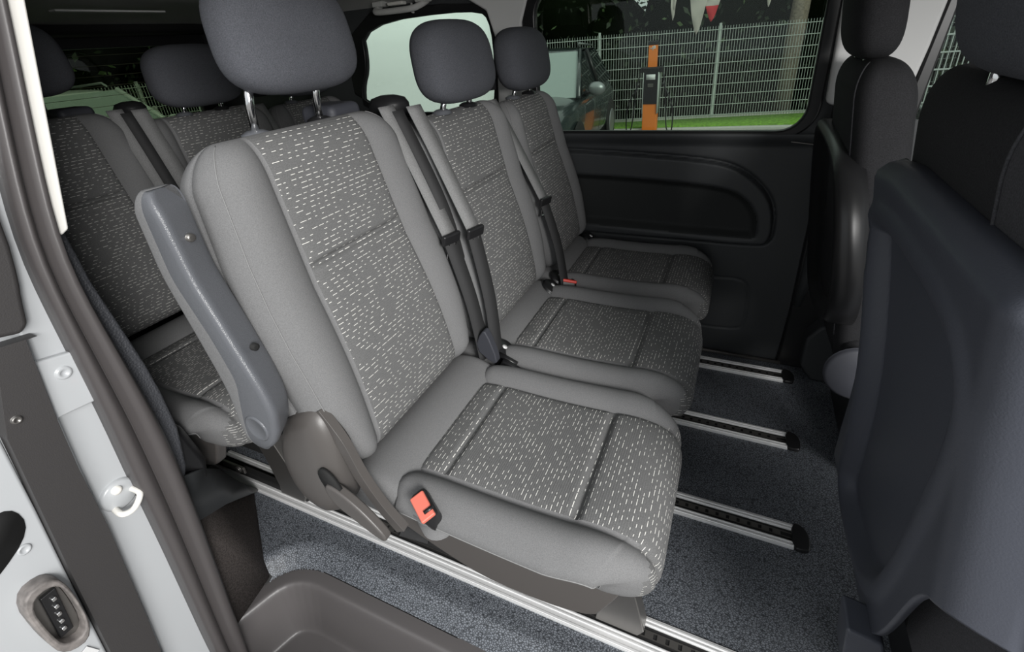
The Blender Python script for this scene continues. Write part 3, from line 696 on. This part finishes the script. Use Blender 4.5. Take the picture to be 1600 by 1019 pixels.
def single_seat():
    t = empty('car_seat', (0, 0, 0))
    seat_backrest(t, .655); seat_headrest(t, .684, -.738, 1.143, .074, 1.083, .136, .655); seat_cushion(t, .665); seat_base(t, .476, .86)
    seat_foot(t, .633); seat_foot(t, 1.0 - .13 + .10)
    cover_disc(t, .445); armrest(t, .347); buckle(t, (-.430, .452, .452), -.55)
    raw('buckle_pocket', *lathe([(.032, 0), (.040, .05), (.041, .052), (.036, .05)], 22, (-.432, .470, .388), 'z'), 'plain_fabric', t)
    pris('corner_bracket', smooth2([(-.555, .505), (-.53, .56), (-.515, .56), (-.49, .475), (-.505, .465)], 1), 'y', .862, .885, 'disc_grey', t, bevel=.004)
    raw('belt_housing', *box((-.79, .80, 1.065), (.09, .09, .09)), 'disc_grey', t, bevel=.015, seg=3)
    return t
def double_seat():
    t = empty('double_car_seat', (0, 0, 0))
    for yc, bb, tz in ((1.118, -.535, 1.060), (1.560, -.522, 1.040)):
        seat_backrest(t, yc, (bb, .49), (-.655, tz), (1.02, .97), 1 if yc < 1.3 else .85); seat_headrest(t, yc, -.665 if yc < 1.3 else -.675, tz + .010, .066, tz - .012); seat_cushion(t, yc, 1 if yc < 1.3 else .88)
        isofix(t, yc - .185); isofix(t, yc + .185)
    seat_base(t, .945, 1.735)
    for y in (1.0, 1.350, 1.692): seat_foot(t, y)
    belt_guide(t, .935); belt_guide(t, 1.385)
    belt(t, (-.702, .868, 1.092), (-.582, .866, .803), (-.535, .885, .46))
    belt(t, (-.662, .912, 1.087), (-.540, .905, .808), (-.510, .905, .46))
    belt(t, (-.690, 1.340, 1.045), (-.535, 1.340, .745), (-.475, 1.345, .46))
    raw('cross_strap', *ribbon([(-.69, .89, 1.08), (-.60, .886, .86), (-.562, .89, .62), (-.53, .90, .47)], .03, (.25, .95, 0)), 'belt_dark', t)
    buckle(t, (-.475, 1.345, .435), .4, True)
    for s in (0, .022): raw('buckle_stalk', *tube([(-.53+s, .905-s*.5, .40), (-.50+s, .90-s, .47), (-.455+s, .895-s, .455)], .008, 8), 'black_plastic', t)
    return t
sa = single_seat(); sa['label'] = 'single grey passenger seat nearest the open door with its armrest folded up'; sa['category'] = 'car seat'
db = double_seat(); db['label'] = 'double grey passenger seat of the middle row, between the near seat and the far panel'; db['category'] = 'double seat'
sr = dup(sa); sr.location = (-.965, -.02, 0.01); sr['label'] = 'single rear row seat in shadow behind the raised armrest, next to the door pillar'; sr['category'] = 'car seat'
dr = dup(db); dr.location = (-.965, -.02, 0.01); dr['label'] = 'double rear row seat in shadow in front of the hatch window'; dr['category'] = 'double seat'

# ---------------------------------------------------------------- front seats, seen from behind
def front_seat(name, x0, yc, label, shellmat, wid=.26, disc=False, top=1.125, hx=.06, hz=1.145, arch=False, fw=.0):
    """x0: rear face x at z=1; shell leans towards the rows"""
    t = empty(name, (x0, yc, 0), label, 'front seat')
    RR = []; zs = np.concatenate([np.linspace(.40, top-.08, 30), top-.08 + .08*np.sin(np.linspace(.08, PI/2, 14))]); K = 56
    for z in zs:
        k = math.sqrt(max(0.0, 1 - max(0, (z - top + .08) / .08) ** 2)); k = max(k, .03)
        lean = (1.0 - z) * .125
        W = np.interp(z, [.36, .6, .9, top-.05], [wid-.02+fw, wid-.01+fw, wid-.005+fw, wid-.02+fw]) * (k ** (.22 if arch else .13)); Dp = .062 * (.25 + .75 * k)
        ring = []
        for j in range(K):
            an = 2*PI*j/K; c, s_ = math.cos(an), math.sin(an); e = 2/4.0
            ring.append((lean + .072 + Dp * abs(c)**e * (1 if c > 0 else -1), W * abs(s_)**e * (1 if s_ > 0 else -1), z))
        RR.append(ring)
    # door-side bolster (lighter) split off as its own skin
    jb = 34 if arch else 29
    msk = [[(jb <= j < K*.80) for j in range(K)] for i in RR]
    bk, bo = rings('backrest', RR, 'dark_fabric', t, uvs=[[(0, 0)]*K for _ in RR], mask=msk, submat='dark_fabric' if arch else 'grey_edge_fabric', subname='side_bolster')
    j0 = jb
    raw('seam', *tube([Vector(RR[i][j0]) + Vector((-.001, 0, 0)) for i in range(2, len(RR)-3)], .0018, 6), 'grey_edge_fabric', bk)
    # plastic shell: height field between a falling lower edge and a level upper rim
    us = np.linspace(-1, 1, 90); vs = np.linspace(0, 1, 110)
    gu, gv = np.meshgrid(us, vs, indexing='ij')
    zt = 1.002 - .018 * sm(gu, .4, 1.0) - .03 * sm(gu, .92, 1.0) - .03 * sm(-gu, .92, 1.0)
    zb = .305 + .36 * sm(-gu, .02, .95) ** 1.3
    z = zb + (zt - zb) * gv
    Wz = np.interp(z, [.28, .40, .51, .60, .68, .84, .91, .98, 1.0], [.400, .345, .288, .248, .228, .232, .252, .272, .27]) * wid / .26
    Wn = np.interp(z, [.28, .6, .84, 1.0], [.30, .27, .262, .262]) * wid / .26
    y = np.where(gu > 0, gu * Wz, gu * Wn)
    x = (1.0 - z) * .125 - .016 * sm(zt - z, .0, .016) + .012 * (zt - z < .001)
    e = np.clip((np.abs(gu) - .86) / .14, 0, 1); x = x + .055 * e ** 2.2
    yy = y
    # recess with a rounded outline, a soft rim round it
    rec = smooth2([(.235, .925), (-.13, .938), (-.205, .90), (-.20, .82), (-.165, .70), (-.12, .56), (-.06, .42), (.06, .33), (.26, .31), (.19, .50), (.155, .68), (.19, .84)], 3)
    d = sdf(y, z, rec); x = x + .022 * (1 - sm(d, -.022, .004)) - .006 * np.exp(-((d - .012) / .012) ** 2)
    V = np.stack([x, y, z], -1).reshape(-1, 3); m = len(vs)
    F = [(i*m+j, (i+1)*m+j, (i+1)*m+j+1, i*m+j+1) for i in range(len(us)-1) for j in range(m-1)]
    if arch:
        out = smooth2([(.29, .40), (.30, .93), (.08, .936), (-.13, .928), (-.24, .885), (-.305, .78), (-.318, .63), (-.25, .52), (-.10, .45), (.05, .40)], 3)
        cy_, cz_ = .03, .68; RR = []
        for k, d in ((.03, .022), (.5, .022), (.78, .020), (.84, .012), (.88, .0), (.93, -.010), (.975, -.006), (1.0, .006), (1.0, .05)):
            RR.append([((1.0 - (cz_ + (b-cz_)*k)) * .125 + d - .008, cy_ + (a-cy_)*k, cz_ + (b-cz_)*k) for a, b in out])
        A = np.array(RR); V = A.reshape(-1, 3); kk = A.shape[1]
        F = [(i*kk+j, i*kk+(j+1)%kk, (i+1)*kk+(j+1)%kk, (i+1)*kk+j) for i in range(len(RR)-1) for j in range(kk)] + [tuple(range(kk))]
    sh = raw('back_shell', V, F, shellmat, t); sd = sh.modifiers.new('s', 'SOLIDIFY'); sd.thickness = .010; sd.offset = -1
    r = []; H = .20; W = .150; D = .052
    for i in range(25):
        tt = math.sin((-1 + 2*i/24) * PI/2); k = max((1 - abs(tt)**3.4) ** (1/2.6) if abs(tt) < 1 else 0, .03); zq = H/2*(1+tt); ring = []
        for j in range(40):
            an = 2*PI*j/40; c, s_ = math.cos(an), math.sin(an); e = 2/3.0
            ring.append((hx + D*k*abs(c)**e*(1 if c > 0 else -1) - .10*(zq-.1), W*(k**.6)*abs(s_)**e*(1 if s_ > 0 else -1), hz + zq))
        r.append(ring)
    rings('headrest', r, 'headrest_fabric' if wid > .258 else 'dark_fabric', t)
    for s in (-1, 1): raw('post', *tube([(hx, s*.06, top-.04), (hx, s*.06, hz+.03)], .0075, 10), 'chrome', t)
    raw('cushion', *box((.33, 0, .40), (.46, 2*wid-.04, .13)), 'dark_fabric', t, bevel=.04, seg=4)
    raw('seat_box', *box((.36, 0, .17), (.34, 2*wid-.12, .335)), 'black_plastic', t, bevel=.02)
    if disc: raw('recliner_cover', *lathe([(.075, 0), (.075, .008), (.068, .014), (.02, .016)], 30, (.135, -wid - .005, .40), 'y', -1), 'disc_grey', t)
    return t
fs1 = front_seat('front_seat', .215, .665, 'front seat nearest the open door, its navy plastic back shell filling the right edge', 'navy_shell', .26, top=1.128, hx=.026, hz=1.128, fw=.04)
fs2 = front_seat('front_seat', .195, 1.46, 'black front seat on the far side, between the dark pillar and the near front seat', 'black_plastic', .255, True, top=1.105, hx=.035, hz=1.10, arch=True, fw=-.035)
raw('foot_bracket', *prism([(.02, .36), (.07, .35), (.10, .24), (.06, .22), (.03, .27)], 'y', -.10, -.04), 'navy_shell', fs1, bevel=.006)
raw('cross_tube', *tube([(.12, -.12, .30), (.13, -.20, .33), (.14, -.30, .36)], .028, 16), 'navy_shell', fs1)

# ================================================================ outside
GZ = -.60
struct(MB().box((0, 6, GZ - .05), (80, 70, .1)).build('ground', 'asphalt', smooth=False))
# grass verge with kerb
def verge():
    P = [(-7.1, 9.27), (3.4, 10.65), (3.4, 12.35), (-7.1, 9.38)]
    o = pris('grass_verge', P, 'z', GZ, GZ+.06, 'grass', bevel=0); o['kind'] = 'stuff'; tag(o, 'strip of bright green grass along the foot of the fence', 'grass')
    d = Vector((9.5, 1.25, 0)).normalized(); ang = math.atan2(d.y, d.x)
    tag(MB().box((-1.78, 9.83, GZ+.02), (9.6, .12, .07), Matrix.Rotation(ang, 3, 'Z')).build('kerb', 'kerb_stone', bevel=.02), 'pale stone kerb edging the grass in front of the fence', 'kerb')
verge()
tag(MB().box((-.7, 11.05, GZ+.06), (13.6, .06, .10), Matrix.Rotation(math.atan2(3.7, 13.1), 3, 'Z')).build('fence_base', 'kerb_stone', bevel=.01), 'low pale concrete base running under the tall mesh fence', 'fence base')
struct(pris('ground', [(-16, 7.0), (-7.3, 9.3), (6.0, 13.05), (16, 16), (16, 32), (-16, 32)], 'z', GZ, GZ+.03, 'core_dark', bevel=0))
struct(MB().box((-1.85, .275, .53), (1.62, .05, 1.78)).build('wall_right', 'body_paint', smooth=False, bevel=.01))
def fence(p0, p1, n, h, zb, label, rows=9, pitch=.05, r=.0035):
    a, b = Vector(p0), Vector(p1); L = (b-a).length; d = (b-a) / L; ang = math.atan2(d.y, d.x)
    t = empty('mesh_fence', (a.x, a.y, zb), label, 'fence'); t.rotation_euler = (0, 0, ang); w_ = L / n
    for i in range(n + 1): raw('post', *box((i*w_, 0, h/2+.02), (.045, .05, h+.06)), 'galvanised', t, bevel=.004)
    for i in range(n):
        m = MB(); x = i*w_ + .03
        while x < (i+1)*w_ - .02: m.box((x, -.03, h/2), (r*2, r*2, h)); x += pitch
        for k in range(rows): m.box(((i+.5)*w_, -.038, .06 + k*(h-.12)/(rows-1)), (w_, r*2.4, r*3.4))
        m.build('mesh_panel', 'galvanised', t, smooth=False)
fence((-7.2, 9.2), (5.9, 12.9), 6, 1.68, GZ+.06, 'tall light grey welded mesh fence standing on the grass behind the charging post')
fence((2.0, 8.3), (7.0, 9.2), 2, 1.72, GZ, 'pale mesh fence close by, seen through the front side window', 9, .06, .005)
fence((-11.4, .8), (-11.4, 9.2), 3, 1.55, GZ, 'mesh fence seen through the hatch window behind the parked silver car', 8, .06, .004)

# charging station
t = empty('charging_station', (-1.66, 9.75, GZ), 'orange and black electric charging post in front of the fence', 'charging station')
raw('lower_column', *box((0, 0, .35), (.26, .20, .70)), 'orange_paint', t, bevel=.01)
raw('housing', *box((0, -.01, .84), (.28, .22, .62)), 'station_black', t, bevel=.01)
raw('side_edge', *box((.135, -.02, .72), (.015, .21, .72)), 'galvanised', t); raw('side_edge', *box((-.135, -.02, .72), (.015, .21, .72)), 'galvanised', t)
raw('display', *box((0, -.125, 1.0), (.16, .01, .09)), 'label_white', t)
raw('card_reader', *box((0, -.125, .86), (.10, .01, .06)), 'steel_dark', t, bevel=.003)
raw('connector_holder', *box((0, -.02, 1.12), (.40, .16, .09)), 'station_black', t, bevel=.015)
raw('upper_column', *box((0, 0, 1.34), (.15, .12, .38)), 'orange_paint', t, bevel=.008)
raw('top_cap', *box((0, 0, 1.56), (.19, .15, .07)), 'station_black', t, bevel=.02)
m_ = MB(); m_.box((0, -.063, 1.475), (.10, .004, .014)); m_.box((0, -.063, 1.475), (.014, .004, .07)); m_.box((.03, -.063, 1.50), (.03, .004, .03)); m_.build('emblem', 'label_white', t)
for s in (-1, 1): raw('charging_cable', *tube(spline([(s*.19, -.05, 1.12), (s*.26, -.08, .8), (s*.30, -.1, .3), (s*.34, -.1, .06), (s*.42, -.1, .05), (s*.40, -.1, .5), (s*.2, -.06, .9)], 6), .012, 6), 'station_black', t)

# cars
def car(name, loc, rz, paint, label, w=1.84, L=4.4, H=1.62, silver=False):
    t = empty(name, loc, label, 'car'); t.rotation_euler = (0, 0, rz); hw = w/2
    # stations along x (front = +x): x, half width, sill z, shoulder z
    ST = [(L/2, .55, .40, .62), (L/2-.05, .70, .30, .78), (L/2-.25, .84, .24, .90), (L/2-.8, .90, .22, .98), (L/2-1.25, .91, .22, 1.03), (0, .92, .22, 1.05), (-L/2+.7, .92, .22, 1.07), (-L/2+.15, .86, .26, 1.05), (-L/2, .72, .36, .95)]
    RR = []
    for x, a, z0, z1 in [tuple(q) for q in ST]:
        a *= hw/.92; rg = []
        for (yy, zz) in [(-.55, 0), (-.95, .02), (-1, .2), (-1.0, .6), (-.97, .85), (-.86, .97), (-.5, 1.0), (0, 1.02), (.5, 1.0), (.86, .97), (.97, .85), (1, .6), (1, .2), (.95, .02), (.55, 0)]: rg.append((x, yy*a, z0 + (z1-z0)*zz))
        RR.append(rg)
    b = fixn(rings('body', RR, paint, t)); b.modifiers.new('s', 'SUBSURF').levels = 1; b.modifiers['s'].render_levels = 2
    G = [(L/2-1.25, .80, 1.02, .0), (L/2-1.95, .66, H-.04, .9), (-.3, .64, H, 1), (-L/2+1.0, .63, H-.04, .95), (-L/2+.35, .72, 1.04, 0)]
    zb = 1.0; A = []
    def cs(x, wt, z): return [(x, -wt*hw/.92, z), (x, wt*hw/.92, z)]
    roof = [cs(L/2-1.98, .66, H-.05), cs(-.2, .67, H), cs(-L/2+.95, .64, H-.03)]
    V = []; F = []
    for r_ in roof: V += [r_[0], (r_[0][0], 0, r_[0][2]+.025), r_[1]]
    for i in range(2):
        for j in range(2): F.append((i*3+j, i*3+j+1, (i+1)*3+j+1, (i+1)*3+j))
    rf = raw('roof', V, F, paint, t); sd = rf.modifiers.new('s', 'SOLIDIFY'); sd.thickness = .05; rf.modifiers.new('q', 'SUBSURF').render_levels = 2
    f0, f1 = (L/2-1.2, .80*hw/.92, 1.0), (L/2-1.98, .66*hw/.92, H-.05); r0, r1 = (-L/2+.35, .78*hw/.92, 1.02), (-L/2+.95, .64*hw/.92, H-.05)
    def quad(n, pts, m): q = raw(n, pts, [(0, 1, 2, 3)], m, t, smooth=False); s_ = q.modifiers.new('s', 'SOLIDIFY'); s_.thickness = .01
    quad('windscreen', [(f0[0], -f0[1], f0[2]), (f0[0], f0[1], f0[2]), (f1[0], f1[1], f1[2]), (f1[0], -f1[1], f1[2])], 'windscreen_glare')
    quad('rear_window', [(r0[0], -r0[1], r0[2]), (r0[0], r0[1], r0[2]), (r1[0], r1[1], r1[2]), (r1[0], -r1[1], r1[2])], 'car_glass')
    for s in (-1, 1):
        quad('side_window', [(f0[0]-.1, s*.86*hw/.92, 1.02), (-L/2+.5, s*.86*hw/.92, 1.05), (-L/2+1.0, s*.67*hw/.92, H-.06), (f1[0]-.02, s*.68*hw/.92, H-.06)], 'car_glass')
        raw('a_pillar', *tube([(f0[0]+.02, s*.83*hw/.92, 1.0), (f1[0], s*.67*hw/.92, H-.04)], .035, 8), paint, t)
        raw('c_pillar', *tube([(-.35, s*.865*hw/.92, 1.04), (-.3, s*.685*hw/.92, H-.04)], .03, 8), 'black_plastic', t)
        raw('roof_rail', *tube([(f1[0]-.1, s*.62*hw/.92, H), (0, s*.63*hw/.92, H+.055), (-L/2+1, s*.60*hw/.92, H)], .016, 8), 'alloy', t)
        mm = MB(); mm.add(lathe([(.02, -.06), (.09, -.05), (.12, 0), (.09, .05), (.02, .06)], 14, (0, 0, 0), 'x')); mr = mm.build('mirror', 'alloy' if not silver else paint, t); mr.location = (f0[0]-.30, s*(hw+.10), 1.08); mr.scale = (1, 1.1, .8)
        raw('mirror_arm', *tube([(f0[0]-.28, s*(hw-.10), 1.02), (f0[0]-.30, s*(hw+.06), 1.05)], .03, 8), 'black_plastic', t)
        raw('headlight', *box((L/2-.26, s*.64*hw/.92, .76), (.25, .30, .13), Matrix.Rotation(-s*.5, 3, 'Z')), 'label_white', t, bevel=.04)
        for wx in (L/2-.85, -L/2+.80):
            wh = raw('wheel', *lathe([(.10, -.1), (.30, -.1), (.335, -.07), (.335, .07), (.30, .1), (.10, .1)], 28, (0, 0, 0), 'y'), 'tyre', t); wh.location = (wx, s*(hw-.09), .335)
            mm = MB(); mm.add(lathe([(.22, 0), (.22, .01), (.20, .012)], 28, (0, s*.10, 0), 'y', s)); mm.build('rim', 'alloy', wh)
            raw('wheel_arch', *lathe([(.385, -.0), (.385, .012), (.30, .012)], 28, (wx, s*(hw-.01), .345), 'y', s), 'tyre', t)
    raw('grille', *box((L/2-.03, 0, .62), (.06, .9, .22)), 'black_plastic', t, bevel=.02)
    raw('badge', *lathe([(.075, 0), (.075, .02), (.06, .02), (.06, .01)], 20, (L/2+.0, 0, .64), 'x'), 'chrome', t)
    return t
car('parked_car', (-3.06, 7.7, GZ), math.radians(-86), 'dark_car', 'dark grey car parked facing the van, left of the charging post', L=4.1)
car('parked_car', (-8.5, 3.7, GZ), math.radians(3), 'silver_car', 'silver white car seen through the hatch window behind the rear seats', silver=True)
car('parked_car', (3.05, 5.4, GZ), math.radians(176), 'black_car', 'black car seen through the front side window above the near front seat')
# white van beside, seen through the quarter window
t = empty('white_van', (-4.2, 4.80, GZ), 'large white van body filling the rear quarter window', 'van'); t.rotation_euler = (0, 0, 0)
rr_ = []
for x, k in ((-1.9, .96), (-1.8, 1), (1.6, 1), (1.75, .97)):
    rr_.append([(x, a*k, b) for a, b in smooth2([(-.78, .35), (.78, .35), (.82, 1.1), (.75, 2.3), (-.75, 2.3), (-.82, 1.1)], 2)])
fixn(rings('body', rr_, 'white_van', t))
raw('rub_strip', *box((-.3, -.80, .75), (3.3, .04, .12)), 'black_plastic', t, bevel=.01)
for xx in (-1.2, 1.1):
    raw('wheel', *lathe([(.10, -.1), (.30, -.1), (.335, -.07), (.335, .07), (.30, .1), (.10, .1)], 24, (xx, -.70, .335), 'y'), 'tyre', t)
raw('panel_seam', *box((.2, -.80, 1.3), (.008, .03, 1.6)), 'galvanised', t); raw('gutter', *box((-.3, -.73, 2.22), (3.4, .05, .03)), 'white_van', t, bevel=.01)

# trees behind the fence
def tree(x, y, r, h, label, group='dark trees behind the fence', n=3600, mid=.15):
    t = empty('tree', (x, y, GZ), label, 'tree', group); rnd = np.random.default_rng(int(abs(x*97+y*31)))
    raw('trunk', *tube([(0, 0, 0), (.05, 0, h*.4), (0, .1, h*.8)], [.16, .12, .05], 8), 'bark', t)
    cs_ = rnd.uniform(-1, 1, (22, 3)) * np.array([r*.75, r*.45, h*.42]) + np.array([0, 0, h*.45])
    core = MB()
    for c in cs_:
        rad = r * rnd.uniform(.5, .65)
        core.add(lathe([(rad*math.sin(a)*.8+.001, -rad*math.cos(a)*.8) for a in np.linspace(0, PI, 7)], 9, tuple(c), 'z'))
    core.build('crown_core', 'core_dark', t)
    for nm, mt_, cnt in (('foliage', 'leaf_dark', int(n*(1-mid))), ('young_foliage', 'leaf_mid', int(n*mid))):
        V = []; F = []
        for k in range(cnt):
            c = cs_[rnd.integers(0, 22)]; d = rnd.normal(size=3); d /= np.linalg.norm(d); p = c + d * r * rnd.uniform(.44, .70)
            a = rnd.normal(size=3); a /= np.linalg.norm(a); b = np.cross(a, rnd.normal(size=3)); b /= np.linalg.norm(b); s = rnd.uniform(.05, .11)
            i = len(V); V += [p - a*s, p + b*s*.5, p + a*s, p - b*s*.5]; F.append((i, i+1, i+2, i+3))
        raw(nm, V, F, mt_, t, smooth=False)
for i, (x, y) in enumerate([(-9.6, 12.0), (-7.0, 12.6), (-4.4, 12.6), (-1.8, 13.2), (.8, 14.0), (3.4, 14.6), (6.2, 15.2), (9.2, 15.8)]):
    tree(x, y, 1.95, 5.2, 'dark leafy tree in the dense row behind the fence')
for i, (x, y) in enumerate([(-14, .4), (-14, 3.4), (-14, 6.4), (-14, 9.4)]):
    tree(x, y, 1.9, 4.6, 'green tree behind the fence at the rear of the van', 'trees behind the rear fence', mid=.35)
for i, (x, y) in enumerate([(4.3, 10.5), (7.4, 10.8)]):
    tree(x, y, 1.25, 4.2, 'green tree seen through the front side window', 'trees ahead of the van', mid=.4)
tag(raw('pole_reflection', *tube([(.66, 12.0, GZ), (.68, 12.0, .5), (.74, 12.0, 2.8)], [.17, .16, .15], 14), 'bark'), 'solid stand-in for the reflection of a pale brown pole in the far window', 'pole')  # solid tube added behind the fence to imitate a reflection in the glass

# pennants hanging outside the far window
def pennant(x, y, z, w_, h, red, label):
    t = empty('pennant', (x, y, z), label, 'pennant')
    V = []; F = []; n = 10
    for i in range(n + 1):
        k = 1 - i/n; ww = w_ * (k ** .7) * .5 + .002; zz = -h * i/n
        V += [(-ww, .02*math.sin(i*.9), zz), (0, .03 + .02*math.sin(i*.7), zz), (ww, .02*math.cos(i*.8), zz)]
    for i in range(n):
        for j in (0, 1): F.append((i*3+j, i*3+j+1, (i+1)*3+j+1, (i+1)*3+j))
    cut = int(n*.5)
    o = raw('cloth', V, F, 'pennant_pale', t); s_ = o.modifiers.new('s', 'SOLIDIFY'); s_.thickness = .004
    if red:
        o.data.materials.append(M['pennant_red'])
        for p in o.data.polygons:
            if p.index >= 2*cut: p.material_index = 1
    raw('cord', *tube([(0, .02, .3), (0, .02, 0)], .004, 6), 'galvanised', t)
pennant(-.52, 5.3, 1.47, .17, .36, False, 'pale grey pennant hanging outside the far window, the longest one')
pennant(-.40, 5.3, 1.47, .17, .26, True, 'pennant with a red lower tip hanging outside the far window')
pennant(-.74, 5.3, 1.47, .06, .22, False, 'small narrow pale pennant hanging left of the two large ones')
pennant(.06, 5.3, 1.47, .06, .18, False, 'small pale pennant hanging near the top right of the far window')
tag(raw('pennant_line', *tube(spline([(-3, 5.32, 2.1), (-.5, 5.32, 1.78), (2, 5.32, 2.0)], 8), .005, 6), 'galvanised'), 'thin cord strung outside the far window carrying the pennants', 'cord')
